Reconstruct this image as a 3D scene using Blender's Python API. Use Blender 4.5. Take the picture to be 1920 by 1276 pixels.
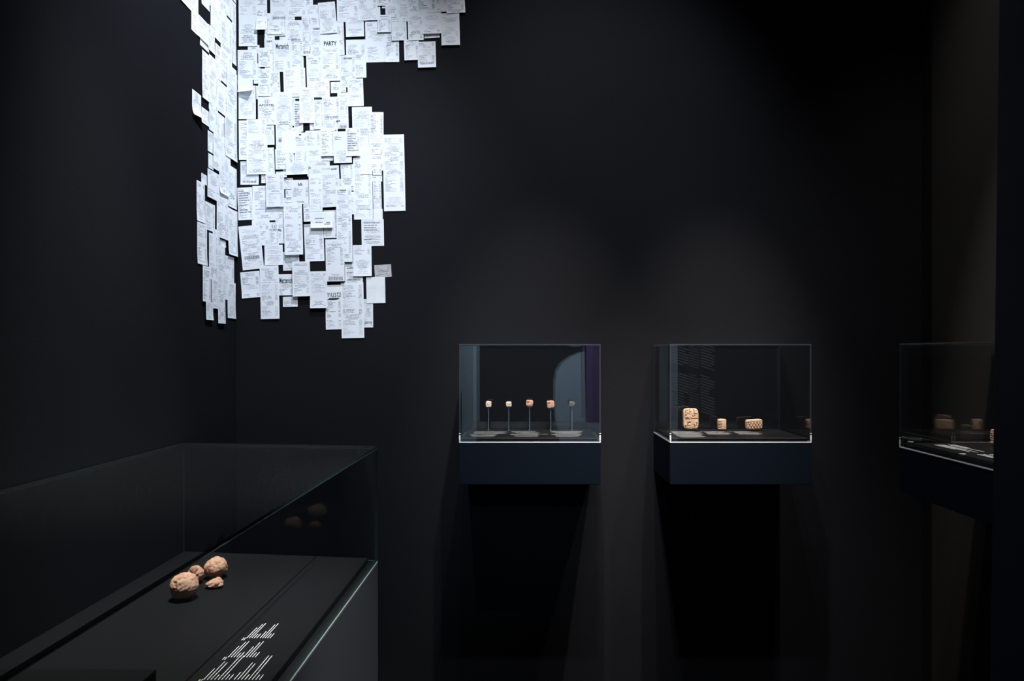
import bpy, bmesh, math, random
from mathutils import Vector, Matrix, noise

for o in list(bpy.data.objects):
    bpy.data.objects.remove(o, do_unlink=True)
S = bpy.context.scene
COL = S.collection
random.seed(7)

# ------------------------------------------------------------------ camera
F, CX, CY, EYE = 1300.0, 984.0, 662.0, 1.55      # focal length in pixels, vanishing point, eye height
cam_d = bpy.data.cameras.new('camera')
cam_d.sensor_fit = 'HORIZONTAL'
cam_d.sensor_width = 36.0
cam_d.lens = F * 36.0 / 1920.0
cam_d.shift_x = (960 - CX) / 1920.0
cam_d.shift_y = (CY - 638) / 1920.0
cam_d.clip_start = 0.02
cam = bpy.data.objects.new('camera', cam_d)
cam.location = (0, 0, EYE)
cam.rotation_euler = (math.radians(90), 0, 0)
COL.objects.link(cam)
S.camera = cam

# ------------------------------------------------------------------ world, lights, exposure
w = bpy.data.worlds.new('world')
S.world = w
w.use_nodes = True
bg = w.node_tree.nodes['Background']
bg.inputs[0].default_value = (0.55, 0.7, 1.0, 1)
bg.inputs[1].default_value = 0.004
S.view_settings.view_transform = 'Standard'
S.view_settings.look = 'None'
S.view_settings.exposure = 0.0
S.view_settings.gamma = 1.0
S.view_settings.use_curve_mapping = False

def spot(name, loc, aim, power, angle, blend=0.6, color=(1, 1, 1), radius=0.02):
    d = bpy.data.lights.new(name, 'SPOT')
    d.energy = power
    d.spot_size = math.radians(angle)
    d.spot_blend = blend
    d.color = color
    d.shadow_soft_size = radius
    o = bpy.data.objects.new(name, d)
    o.location = loc
    o.rotation_euler = (Vector(aim) - Vector(loc)).to_track_quat('-Z', 'Y').to_euler()
    COL.objects.link(o)
    return o

COOL = (0.82, 0.90, 1.0)
WARM = (1, 0.94, 0.86)
spot('spot_receipts', (-0.40, 0.75, 3.80), (-0.68, 2.49, 1.78), 178, 38, 0.9, COOL)
spot('spot_corner', (-0.15, 1.75, 3.80), (-1.00, 2.15, 2.20), 265, 62, 1.0, COOL)
spot('spot_wall_wash', (0.16, 1.10, 3.85), (0.20, 2.49, 1.95), 205, 52, 1.0, (0.95, 0.96, 1.0))
# a row of track spots above the wall cases
spot('spot_track_a', (0.12, 1.45, 3.60), (0.05, 2.42, 1.28), 390, 26, 1.0, WARM)
spot('spot_track_b', (0.424, 1.45, 3.60), (0.72, 2.42, 1.24), 200, 26, 1.0, WARM)
spot('spot_track_c', (0.585, 1.45, 3.60), (0.27, 2.45, 0.05), 360, 26, 1.0, WARM)
spot('spot_track_d', (0.91, 1.45, 3.60), (0.64, 2.42, 1.24), 225, 25, 1.0, WARM)
spot('spot_case_three', (0.95, 1.78, 3.60), (1.30, 1.95, 1.28), 230, 26, 0.8, WARM)
spot('fill_right_wall', (1.00, 1.56, 3.80), (1.424, 1.95, 1.9), 85, 56, 1.0, (1, 0.95, 0.92))  # fill added to brighten the right wall strip, no fixture known
spot('spot_table', (-0.62, 1.55, 3.60), (-0.74, 1.66, 0.96), 500, 34, 1.0, (1, 0.94, 0.88))
spot('fill_table_side', (0.75, 0.5, 3.60), (-0.43, 1.80, 0.50), 1000, 19, 1.0, (0.95, 0.97, 1.0))  # fill added to lift the table's side face, no lamp known there
spot('spot_rear', (0.0, -0.9, 3.40), (0.0, -3.0, 1.3), 680, 110, 0.7, (0.70, 0.86, 1.0), 0.1)
spot('spot_room', (-0.5, -2.6, 3.40), (0.02, 2.4, 1.15), 150, 12, 1.0, (0.60, 0.78, 1.0), 0.06)

# ------------------------------------------------------------------ materials
def mat(name):
    m = bpy.data.materials.new(name)
    m.use_nodes = True
    m.node_tree.nodes.clear()
    return m, m.node_tree.nodes, m.node_tree.links

def out(n, l, sh):
    o = n.new('ShaderNodeOutputMaterial')
    l.new(sh, o.inputs['Surface'])

def mth(n, l, op, a, b=None, c=None, clamp=False):
    x = n.new('ShaderNodeMath')
    x.operation = op
    x.use_clamp = clamp
    for i, v in enumerate((a, b, c)):
        if v is None:
            continue
        if isinstance(v, (int, float)):
            x.inputs[i].default_value = v
        else:
            l.new(v, x.inputs[i])
    return x.outputs[0]

def paint(name, col, rough=0.55, bump=0.15, scale=260, var=0.25, spec=0.3):
    m, n, l = mat(name)
    p = n.new('ShaderNodeBsdfPrincipled')
    tc = n.new('ShaderNodeTexCoord')
    nz = n.new('ShaderNodeTexNoise'); nz.inputs['Scale'].default_value = 1.7; nz.inputs['Detail'].default_value = 5
    l.new(tc.outputs['Object'], nz.inputs['Vector'])
    mx = n.new('ShaderNodeMix'); mx.data_type = 'RGBA'
    mx.inputs['A'].default_value = tuple(c * (1 - var) for c in col) + (1,)
    mx.inputs['B'].default_value = tuple(c * (1 + var) for c in col) + (1,)
    l.new(nz.outputs['Fac'], mx.inputs['Factor'])
    l.new(mx.outputs['Result'], p.inputs['Base Color'])
    p.inputs['Roughness'].default_value = rough
    p.inputs['Specular IOR Level'].default_value = spec
    fn = n.new('ShaderNodeTexNoise'); fn.inputs['Scale'].default_value = scale; fn.inputs['Detail'].default_value = 3
    l.new(tc.outputs['Object'], fn.inputs['Vector'])
    b = n.new('ShaderNodeBump'); b.inputs['Strength'].default_value = bump; b.inputs['Distance'].default_value = 0.001
    l.new(fn.outputs['Fac'], b.inputs['Height'])
    l.new(b.outputs['Normal'], p.inputs['Normal'])
    out(n, l, p.outputs[0])
    return m

def schlick(n, l, f0=0.04):
    g = n.new('ShaderNodeNewGeometry')
    d = n.new('ShaderNodeVectorMath'); d.operation = 'DOT_PRODUCT'
    l.new(g.outputs['Incoming'], d.inputs[0]); l.new(g.outputs['Normal'], d.inputs[1])
    c = mth(n, l, 'ABSOLUTE', d.outputs['Value'])
    k = mth(n, l, 'POWER', mth(n, l, 'SUBTRACT', 1.0, c, clamp=True), 5.0)
    return mth(n, l, 'ADD', mth(n, l, 'MULTIPLY', k, 1 - f0), f0, clamp=True)

def pane_mat(name, tint=(0.97, 0.98, 0.985), dust=0.0, haze=0.0, f0=0.04):
    m, n, l = mat(name)
    t = n.new('ShaderNodeBsdfTransparent'); t.inputs[0].default_value = tint + (1,)
    g = n.new('ShaderNodeBsdfGlossy'); g.inputs['Roughness'].default_value = 0.0
    mx = n.new('ShaderNodeMixShader')
    l.new(schlick(n, l, f0), mx.inputs[0]); l.new(t.outputs[0], mx.inputs[1]); l.new(g.outputs[0], mx.inputs[2])
    sh = mx.outputs[0]
    if dust or haze:
        tc = n.new('ShaderNodeTexCoord')
        v = n.new('ShaderNodeTexVoronoi'); v.voronoi_dimensions = '2D'; v.inputs['Scale'].default_value = 230
        l.new(tc.outputs['Object'], v.inputs['Vector'])
        spots = mth(n, l, 'LESS_THAN', v.outputs['Distance'], 0.10)
        sz = n.new('ShaderNodeSeparateColor'); l.new(v.outputs['Color'], sz.inputs[0])
        keep = mth(n, l, 'POWER', sz.outputs[0], 6.0)
        nz = n.new('ShaderNodeTexNoise'); nz.inputs['Scale'].default_value = 240; nz.inputs['Detail'].default_value = 4
        l.new(tc.outputs['Object'], nz.inputs['Vector'])
        fac = mth(n, l, 'ADD', mth(n, l, 'MULTIPLY', mth(n, l, 'MULTIPLY', spots, keep), dust),
                  mth(n, l, 'MULTIPLY', nz.outputs['Fac'], haze), clamp=True)
        df = n.new('ShaderNodeBsdfDiffuse'); df.inputs[0].default_value = (0.7, 0.72, 0.78, 1)
        m2 = n.new('ShaderNodeMixShader')
        l.new(fac, m2.inputs[0]); l.new(sh, m2.inputs[1]); l.new(df.outputs[0], m2.inputs[2])
        sh = m2.outputs[0]
    out(n, l, sh)
    return m

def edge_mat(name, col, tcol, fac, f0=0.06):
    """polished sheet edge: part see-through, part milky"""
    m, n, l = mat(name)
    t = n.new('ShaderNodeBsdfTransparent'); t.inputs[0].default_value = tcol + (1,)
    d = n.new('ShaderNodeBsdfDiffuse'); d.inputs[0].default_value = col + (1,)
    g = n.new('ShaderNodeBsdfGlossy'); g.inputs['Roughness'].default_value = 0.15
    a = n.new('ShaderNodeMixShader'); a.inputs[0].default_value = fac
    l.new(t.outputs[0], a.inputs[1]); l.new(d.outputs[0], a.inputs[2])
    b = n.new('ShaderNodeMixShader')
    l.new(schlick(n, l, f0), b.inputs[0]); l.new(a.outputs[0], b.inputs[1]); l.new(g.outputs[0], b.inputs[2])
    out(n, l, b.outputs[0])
    return m

def clay_mat(name, a, b, bump=0.5, scale=90):
    m, n, l = mat(name)
    p = n.new('ShaderNodeBsdfPrincipled')
    tc = n.new('ShaderNodeTexCoord')
    nz = n.new('ShaderNodeTexNoise'); nz.inputs['Scale'].default_value = scale; nz.inputs['Detail'].default_value = 8
    l.new(tc.outputs['Object'], nz.inputs['Vector'])
    cr = n.new('ShaderNodeValToRGB')
    cr.color_ramp.elements[0].position = 0.32; cr.color_ramp.elements[0].color = a + (1,)
    cr.color_ramp.elements[1].position = 0.68; cr.color_ramp.elements[1].color = b + (1,)
    l.new(nz.outputs['Fac'], cr.inputs[0])
    l.new(cr.outputs[0], p.inputs['Base Color'])
    p.inputs['Roughness'].default_value = 0.9
    p.inputs['Specular IOR Level'].default_value = 0.15
    f = n.new('ShaderNodeTexNoise'); f.inputs['Scale'].default_value = scale * 5; f.inputs['Detail'].default_value = 5
    l.new(tc.outputs['Object'], f.inputs['Vector'])
    bp = n.new('ShaderNodeBump'); bp.inputs['Strength'].default_value = bump; bp.inputs['Distance'].default_value = 0.001
    l.new(f.outputs['Fac'], bp.inputs['Height']); l.new(bp.outputs['Normal'], p.inputs['Normal'])
    out(n, l, p.outputs[0])
    return m

def plain(name, col, rough=0.5, metal=0.0, spec=0.4):
    m, n, l = mat(name)
    p = n.new('ShaderNodeBsdfPrincipled')
    tc = n.new('ShaderNodeTexCoord')
    nz = n.new('ShaderNodeTexNoise'); nz.inputs['Scale'].default_value = 60
    l.new(tc.outputs['Object'], nz.inputs['Vector'])
    mx = n.new('ShaderNodeMix'); mx.data_type = 'RGBA'
    mx.inputs['A'].default_value = tuple(c * 0.9 for c in col) + (1,)
    mx.inputs['B'].default_value = tuple(min(1, c * 1.1) for c in col) + (1,)
    l.new(nz.outputs['Fac'], mx.inputs['Factor']); l.new(mx.outputs['Result'], p.inputs['Base Color'])
    p.inputs['Roughness'].default_value = rough; p.inputs['Metallic'].default_value = metal
    p.inputs['Specular IOR Level'].default_value = spec
    out(n, l, p.outputs[0])
    return m

def paper_mat(name, pcol, ink=0.62, head=0.05):
    """thermal paper with rows of print; UV 'mm' is in metres from the sheet's top left, UV 'unit' runs 0..1"""
    m, n, l = mat(name)
    um = n.new('ShaderNodeUVMap'); um.uv_map = 'mm'
    un = n.new('ShaderNodeUVMap'); un.uv_map = 'unit'
    s1 = n.new('ShaderNodeSeparateXYZ'); l.new(um.outputs[0], s1.inputs[0])
    s2 = n.new('ShaderNodeSeparateXYZ'); l.new(un.outputs[0], s2.inputs[0])
    oi = n.new('ShaderNodeObjectInfo')
    rnd = mth(n, l, 'MULTIPLY', oi.outputs['Random'], 913.0)
    pitch = mth(n, l, 'ADD', 0.0036, mth(n, l, 'MULTIPLY', oi.outputs['Random'], 0.0012))
    q = mth(n, l, 'DIVIDE', s1.outputs[1], pitch)
    row = mth(n, l, 'FLOOR', q)
    fr = mth(n, l, 'FRACT', q)
    line = mth(n, l, 'MULTIPLY', mth(n, l, 'GREATER_THAN', fr, 0.22), mth(n, l, 'LESS_THAN', fr, 0.72))
    rs = mth(n, l, 'ADD', row, rnd)
    wn = n.new('ShaderNodeTexWhiteNoise'); wn.noise_dimensions = '1D'; l.new(rs, wn.inputs['W'])
    sc = n.new('ShaderNodeSeparateColor'); l.new(wn.outputs['Color'], sc.inputs[0])
    r1, r2, r3 = sc.outputs
    blk = mth(n, l, 'FLOOR', mth(n, l, 'DIVIDE', row, 4.0))
    wb = n.new('ShaderNodeTexWhiteNoise'); wb.noise_dimensions = '1D'
    l.new(mth(n, l, 'ADD', mth(n, l, 'MULTIPLY', blk, 3.7), rnd), wb.inputs['W'])
    sb = n.new('ShaderNodeSeparateColor'); l.new(wb.outputs['Color'], sb.inputs[0])
    dens = mth(n, l, 'GREATER_THAN', sb.outputs[0], 0.09)
    wgt = mth(n, l, 'ADD', 0.35, mth(n, l, 'MULTIPLY', sb.outputs[2], 0.65))
    ux = s2.outputs[0]
    cen = mth(n, l, 'LESS_THAN', mth(n, l, 'ABSOLUTE', mth(n, l, 'SUBTRACT', ux, 0.5)),
              mth(n, l, 'ADD', 0.14, mth(n, l, 'MULTIPLY', r2, 0.26)))
    lft = mth(n, l, 'MULTIPLY', mth(n, l, 'GREATER_THAN', ux, 0.08),
              mth(n, l, 'LESS_THAN', ux, mth(n, l, 'ADD', 0.22, mth(n, l, 'MULTIPLY', r2, 0.42))))
    rgt = mth(n, l, 'MULTIPLY', mth(n, l, 'GREATER_THAN', ux, 0.78), mth(n, l, 'LESS_THAN', ux, 0.92))
    two = mth(n, l, 'MAXIMUM', lft, rgt)
    isc = mth(n, l, 'LESS_THAN', sb.outputs[1], 0.42)
    lay = mth(n, l, 'ADD', mth(n, l, 'MULTIPLY', isc, cen), mth(n, l, 'MULTIPLY', mth(n, l, 'SUBTRACT', 1.0, isc), two))
    vis = mth(n, l, 'LESS_THAN', r1, 0.93)
    cv = n.new('ShaderNodeCombineXYZ')
    l.new(mth(n, l, 'FLOOR', mth(n, l, 'DIVIDE', s1.outputs[0], 0.0012)), cv.inputs[0]); l.new(rs, cv.inputs[1])
    wc = n.new('ShaderNodeTexWhiteNoise'); wc.noise_dimensions = '2D'; l.new(cv.outputs[0], wc.inputs['Vector'])
    ch = mth(n, l, 'GREATER_THAN', wc.outputs['Value'], 0.22)
    edge = mth(n, l, 'MULTIPLY', mth(n, l, 'GREATER_THAN', s2.outputs[1], head), mth(n, l, 'LESS_THAN', s2.outputs[1], 0.95))
    k = line
    for x in (lay, vis, ch, dens, wgt, edge):
        k = mth(n, l, 'MULTIPLY', k, x)
    k = mth(n, l, 'MULTIPLY', k, ink, clamp=True)
    cm = n.new('ShaderNodeMix'); cm.data_type = 'RGBA'
    tc = n.new('ShaderNodeTexCoord')
    nz = n.new('ShaderNodeTexNoise'); nz.inputs['Scale'].default_value = 14; l.new(tc.outputs['Object'], nz.inputs['Vector'])
    pm = n.new('ShaderNodeMix'); pm.data_type = 'RGBA'
    pm.inputs['A'].default_value = tuple(c * 0.84 for c in pcol) + (1,)
    pm.inputs['B'].default_value = pcol + (1,)
    l.new(mth(n, l, 'ADD', mth(n, l, 'MULTIPLY', nz.outputs['Fac'], 0.5), mth(n, l, 'MULTIPLY', oi.outputs['Random'], 0.5)), pm.inputs['Factor'])
    l.new(k, cm.inputs['Factor']); l.new(pm.outputs['Result'], cm.inputs['A'])
    cm.inputs['B'].default_value = (0.06, 0.06, 0.09, 1)
    d = n.new('ShaderNodeBsdfDiffuse'); l.new(cm.outputs['Result'], d.inputs[0])
    tr = n.new('ShaderNodeBsdfTranslucent'); l.new(cm.outputs['Result'], tr.inputs[0])
    ms = n.new('ShaderNodeMixShader'); ms.inputs[0].default_value = 0.08
    l.new(d.outputs[0], ms.inputs[1]); l.new(tr.outputs[0], ms.inputs[2])
    out(n, l, ms.outputs[0])
    return m

M = dict(
    wall=paint('black_wall_paint', (0.0108, 0.0112, 0.0134), 0.8, 0.25, spec=0.0),
    wall_r=paint('charcoal_strip_tone', (0.030, 0.0285, 0.0275), 0.8, 0.25, spec=0.0),
    part=paint('blue_black_paint', (0.035, 0.040, 0.058), 0.6, 0.15, spec=0.1),
    floor=paint('dark_floor_finish', (0.012, 0.012, 0.012), 0.5, 0.1, 90),
    case=paint('blue_black_case_lacquer', (0.0050, 0.0080, 0.0142), 0.5, 0.05, 400, 0.1, 0.05),
    deck=paint('black_deck_board', (0.005, 0.005, 0.0055), 0.5, 0.08, 500, 0.1, 0.25),
    table=paint('charcoal_table_lacquer', (0.026, 0.0265, 0.031), 0.5, 0.1, 400, 0.15, 0.2),
    board=paint('charcoal_display_board', (0.0090, 0.0090, 0.0105), 0.6, 0.12, 500, 0.1, 0.08),
    acry=pane_mat('clear_acrylic'),
    acedge=edge_mat('acrylic_edge', (0.55, 0.62, 0.70), (0.62, 0.68, 0.74), 0.045),
    highlight=edge_mat('painted_deck_highlight', (0.16, 0.16, 0.18), (0.5, 0.5, 0.5), 0.9),
    edge_glow=edge_mat('painted_edge_glow', (0.9, 0.9, 0.92), (0.9, 0.9, 0.9), 0.9),  # white colour stands in for light glowing out of the acrylic edge
    glass=pane_mat('table_glass', (0.955, 0.975, 0.968)),
    dusty=pane_mat('dusty_table_glass', (0.955, 0.975, 0.968), 0.20, 0.0028),
    gedge=edge_mat('green_glass_edge', (0.10, 0.16, 0.15), (0.10, 0.16, 0.15), 0.16, 0.03),
    gedge2=edge_mat('bright_glass_edge', (0.45, 0.55, 0.55), (0.4, 0.5, 0.48), 0.22, 0.03),
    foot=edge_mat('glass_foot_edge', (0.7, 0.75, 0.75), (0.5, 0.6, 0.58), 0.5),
    glass_e=pane_mat('end_glass', (0.955, 0.975, 0.968), f0=0.018),
    paper=paper_mat('thermal_paper', (0.84, 0.87, 0.92), 0.85),
    headed=paper_mat('headed_thermal_paper', (0.85, 0.88, 0.93), 0.85, 0.30),
    greypaper=paper_mat('grey_thermal_paper', (0.50, 0.50, 0.52), 0.9),
    blank=paper_mat('unprinted_paper', (0.86, 0.89, 0.93), 0.10),
    ink=plain('black_print', (0.02, 0.02, 0.03), 0.8),
    greyink=plain('grey_print', (0.16, 0.16, 0.2), 0.8),
    white=plain('white_print', (0.8, 0.8, 0.8), 0.7),
    dimprint=plain('pale_grey_print', (0.35, 0.35, 0.36), 0.7),
    steel=plain('brushed_steel', (0.25, 0.32, 0.38), 0.35, 0.8),
    clay=clay_mat('pink_clay', (0.52, 0.27, 0.19), (0.72, 0.44, 0.32)),
    clay2=clay_mat('tan_clay', (0.58, 0.36, 0.24), (0.78, 0.54, 0.37), 0.4, 130),
    clay3=clay_mat('pale_clay', (0.68, 0.48, 0.37), (0.85, 0.68, 0.56), 0.4, 160),
    clay4=clay_mat('dimmed_grey_clay', (0.10, 0.09, 0.085), (0.16, 0.14, 0.13), 0.4, 160),  # dull clay darkened further: dimness behind the reflections is put into the colour
    pale=paint('pale_blue_grey_paint', (0.42, 0.50, 0.56), 0.7, 0.1, 200, 0.08),
    purple=paint('purple_cloth', (0.20, 0.10, 0.30), 0.8, 0.1, 300, 0.1),
)

# ------------------------------------------------------------------ helpers
def link(name, mesh, parent=None, mats=()):
    o = bpy.data.objects.new(name, mesh)
    COL.objects.link(o)
    if parent:
        o.parent = parent
    for m in mats:
        if m.name not in [x.name for x in mesh.materials if x]:
            mesh.materials.append(m)
    return o

def tag(o, label, cat, group=None):
    o['label'] = label; o['category'] = cat
    if group:
        o['group'] = group
    return o

def empty(name, loc):
    o = bpy.data.objects.new(name, None)
    o.location = loc
    o.empty_display_size = 0.05
    COL.objects.link(o)
    return o

def pydata(name, v, f, parent=None, mats=(), smooth=False):
    me = bpy.data.meshes.new(name)
    me.from_pydata([tuple(x) for x in v], [], f)
    me.update()
    if smooth:
        me.polygons.foreach_set('use_smooth', [True] * len(me.polygons))
    return link(name, me, parent, mats)

BF = [(0, 3, 2, 1), (4, 5, 6, 7), (0, 1, 5, 4), (1, 2, 6, 5), (2, 3, 7, 6), (3, 0, 4, 7)]

def hexa(name, bot, top, parent=None, mats=(), bevel=0.0):
    """box between a bottom quad and a top quad (each counter-clockwise from above)"""
    o = pydata(name, list(bot) + list(top), BF, parent, mats)
    if bevel:
        bm = bmesh.new(); bm.from_mesh(o.data)
        bmesh.ops.bevel(bm, geom=bm.edges[:], offset=bevel, segments=2, affect='EDGES')
        bm.to_mesh(o.data); bm.free()
    return o

def box(name, a, b, parent=None, mats=(), bevel=0.0):
    x0, y0, z0 = a; x1, y1, z1 = b
    q = [(x0, y0), (x1, y0), (x1, y1), (x0, y1)]
    return hexa(name, [(x, y, z0) for x, y in q], [(x, y, z1) for x, y in q], parent, mats, bevel)

def struct(o):
    o['kind'] = 'structure'
    return o

def pane(name, bot, top, axis, parent, mats):
    """sheet whose two big faces get slot 0 and whose edges get slot 1; axis = thin axis vector"""
    o = hexa(name, bot, top, parent, mats)
    ax = Vector(axis)
    for p in o.data.polygons:
        p.material_index = 0 if abs(p.normal.dot(ax)) > 0.9 else 1
    return o

def unpx(px, py, Y):
    return Vector(((px - CX) * Y / F, Y, EYE - (py - CY) * Y / F))

def word_rows(rows, rng, h, gap=0.35):
    """rows: (x0, x1, y) in a flat plane -> quads of word-like strokes"""
    V, Fc = [], []
    for x0, x1, y in rows:
        x = x0
        while x < x1:
            wl = min(x1 - x, rng.uniform(1.2, 5.0) * h)
            k = len(V)
            V += [(x, y, 0), (x + wl, y, 0), (x + wl, y + h, 0), (x, y + h, 0)]
            Fc.append((k, k + 1, k + 2, k + 3))
            x += wl + gap * h
    return V, Fc

# ------------------------------------------------------------------ the room
YW = 2.493                          # back wall
XL = -1.037                         # left wall
XR = 1.424                          # right wall
ZC = 4.0
struct(box('floor', (-1.3, -3.4, -0.1), (3.4, 2.8, 0), None, (M['floor'],)))
struct(box('ceiling', (-1.3, -3.4, ZC), (3.4, 2.8, ZC + 0.1), None, (M['wall'],)))
struct(box('wall_back', (-1.3, YW, 0), (3.4, YW + 0.12, ZC), None, (M['wall'],)))
struct(box('wall_left', (XL - 0.12, -3.4, 0), (XL, YW, ZC), None, (M['wall'],)))
struct(box('wall_right', (XR + 0.004, 1.50, 0), (XR + 0.15, YW, ZC), None, (M['wall'],)))
struct(box('wall_right_strip', (XR, 1.505, 0), (XR + 0.0035, XR * F / (1747 - CX), ZC), None, (M['wall_r'],)))  # thin lighter strip over the right wall, ending short of the corner
# end of the partition in the right foreground, very slightly out of plumb
def px_part(py):
    return 1874 + (1857 - 1874) * py / 1276.0
YP = 1.50
zt, zb = ZC, 0.0
lean = ((px_part(1276) - px_part(0)) * YP / F) / (1276 * YP / F)
def xpart(z):
    py = CY + (EYE - z) * F / YP
    return (px_part(py) - CX) * YP / F
struct(hexa('wall_foreground', [(xpart(0), 0.95, 0), (1.9, 0.95, 0), (1.9, YP, 0), (xpart(0), YP, 0)],
            [(xpart(ZC), 0.95, ZC), (1.9, 0.95, ZC), (1.9, YP, ZC), (xpart(ZC), YP, ZC)], None, (M['part'],)))
struct(box('wall_rear', (-1.3, -3.4, 0), (3.4, -3.2, ZC), None, (M['wall'],)))
struct(box('wall_side', (3.3, -3.4, 0), (3.4, 2.6, ZC), None, (M['wall'],)))

# ------------------------------------------------------------------ wall cases
CASE_W, CASE_D = 0.452, 0.278
Z_TOP = EYE - (644.5 - CY) * 2.215 / F
Z_RIM = EYE - (829.8 - CY) * 2.215 / F
Z_BASE = EYE - (908 - CY) * 2.215 / F
Z_DECK = EYE - 0.2715
TH = 0.0042

def text_part(parent, rows, rng, h, z, mtx=None):
    V, Fc = word_rows(rows, rng, h)
    o = pydata('label_text', [(x, y, z) for x, y, _ in V], Fc, parent, (M['white'],))
    o['kind'] = 'stuff'
    return o

def wall_case(loc, rotz, W, label, rows):
    """local frame: x along the case, y into the wall, origin = front left bottom corner of the base"""
    root = empty('wall_case', loc)
    root.rotation_euler = (0, 0, rotz)
    tag(root, label, 'display case', 'acrylic cases mounted on the walls')
    hb = Z_RIM - Z_BASE
    hd = Z_DECK - Z_BASE
    ht = Z_TOP - Z_BASE
    D = CASE_D
    box('base', (0, 0, 0), (W, D, hb), root, (M['case'],), 0.0012)
    deck = box('deck', (TH + 0.004, TH + 0.004, hb + 0.0005), (W - TH - 0.004, D - TH - 0.003, hd), root, (M['deck'],), 0.0012)
    if rows:
        text_part(deck, rows, random.Random(3), 0.0026, hd + 0.0006)
    box('deck_highlight', (TH + 0.004, TH + 0.0030, hd - 0.0012), (W - TH - 0.004, TH + 0.0039, hd + 0.0002), root, (M['highlight'],))  # thin grey strip paints the highlight along the deck's front edge
    am = (M['acry'], M['acedge'])
    zr = hb + 0.0034
    def pn(name, a, b, ax):
        x0, y0, z0 = a; x1, y1, z1 = b
        q = [(x0, y0), (x1, y0), (x1, y1), (x0, y1)]
        return pane(name, [(x, y, z0) for x, y in q], [(x, y, z1) for x, y in q], ax, root, am)
    pn('front_pane', (TH, 0, zr), (W - TH, TH, ht - TH), (0, 1, 0))
    pn('back_pane', (TH, D - TH, zr), (W - TH, D - 0.0005, ht - TH), (0, 1, 0))
    pn('side_pane', (0, 0, zr), (TH, D - 0.0005, ht - TH), (1, 0, 0))
    pn('side_pane', (W - TH, 0, zr), (W, D - 0.0005, ht - TH), (1, 0, 0))
    pn('top_pane', (0, 0, ht - TH), (W, D - 0.0005, ht), (0, 0, 1))
    # edge glow and corner reflections painted as white strips: front, two sides, corner blocks
    r = box('edge_glow_strip', (0, -0.0006, hb + 0.0003), (W, TH, zr), root, (M['edge_glow'],))
    box('edge_glow_strip', (-0.0006, TH, hb + 0.0003), (TH, D - 0.001, zr), root, (M['edge_glow'],))
    box('edge_glow_strip', (W - TH, TH, hb + 0.0003), (W + 0.0006, D - 0.001, zr), root, (M['edge_glow'],))
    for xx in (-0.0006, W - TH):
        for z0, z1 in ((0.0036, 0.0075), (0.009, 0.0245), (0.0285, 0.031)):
            box('painted_glint', (xx, -0.0008, hb + z0), (xx + TH + 0.0006, 0.0012, hb + z1), root, (M['edge_glow'],))
    return root

def deck_rows(x_front, specs):
    """specs: (pixel x0, x1, y) on the deck of a case whose front is at Y 2.215 -> local rows"""
    r = []
    for x0, x1, y in specs + [(a_ + 2, b_ - 3, y_ + 1.3) for a_, b_, y_ in specs if b_ - a_ > 20]:
        Y = 0.2715 * F / (y - CY)
        r.append(((x0 - CX) * Y / F - x_front, (x1 - CX) * Y / F - x_front, Y - 2.215))
    return r

x1f = (861 - CX) * 2.215 / F
x2f = (1256 - CX) * 2.215 / F
rows1 = deck_rows(x1f, [(890, 951, 809), (888, 950, 811.5), (881, 932, 814.7), (884, 928, 817.2),
                        (958, 1005, 808.5), (966, 1012, 811.2), (957, 1012, 814), (964, 1010, 817), (1014, 1027, 814),
                        (1032, 1093, 808.5), (1040, 1088, 811.2), (1034, 1091, 814), (1041, 1086, 817)])
rows2 = deck_rows(x2f, [(1250, 1256, 808.8), (1258, 1303, 808.8), (1261, 1316, 811), (1264, 1319, 813.3), (1268, 1318, 815.6), (1272, 1324, 818),
                        (1311, 1316, 808.8), (1319, 1358, 808.8), (1323, 1368, 810.8), (1326, 1371, 813),
                        (1367, 1372, 808.8), (1375, 1408, 808.8), (1379, 1424, 810.8), (1384, 1428, 813)])
c1 = wall_case((x1f, 2.215, Z_BASE), 0, CASE_W, 'acrylic wall case with five clay tokens on rods, nearest the receipts', rows1)
c2 = wall_case((x2f, 2.215, Z_BASE), 0, CASE_W, 'acrylic wall case holding three small clay tablets, middle of the three cases', rows2)
# third case hangs on the right wall: its front faces left, its far end is at Y3
X3, Y3 = 1.139, 2.107
def rows_three():
    r = []
    for (xa, ya), (xb, yb) in (((1695, 829), (1820, 851)), ((1718, 828), (1796, 840.5)), ((1752, 827), (1837, 845.5)),
                               ((1722, 830), (1835, 852)), ((1705, 830.5), (1790, 844)),
                               ((1800, 849), (1880, 862)), ((1815, 850.5), (1880, 860)), ((1846, 850), (1890, 858))):
        Ya = 0.2715 * F / (ya - CY); Yb = 0.2715 * F / (yb - CY)
        Xa = (xa - CX) * Ya / F
        # local x runs towards the camera, local y runs into the wall (+X)
        r.append((Y3 - Ya, max(Y3 - Yb, Y3 - Ya + 0.02), Xa - X3))
    return r
c3 = wall_case((X3, Y3, Z_BASE), -math.pi / 2, CASE_W, 'acrylic wall case on the right wall, cut off by the foreground partition', None)
deck3 = [c for c in c3.children if c.name.startswith('deck')][0]
r3 = [(0.05, 0.15, 0.075), (0.05, 0.20, 0.083), (0.05, 0.17, 0.091), (0.05, 0.21, 0.099), (0.05, 0.14, 0.115), (0.05, 0.20, 0.123), (0.05, 0.13, 0.131),
      (0.245, 0.40, 0.075), (0.245, 0.38, 0.083), (0.245, 0.41, 0.091), (0.245, 0.36, 0.107), (0.245, 0.40, 0.115)]
text_part(deck3, r3, random.Random(9), 0.0034, Z_DECK - Z_BASE + 0.0006)

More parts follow.
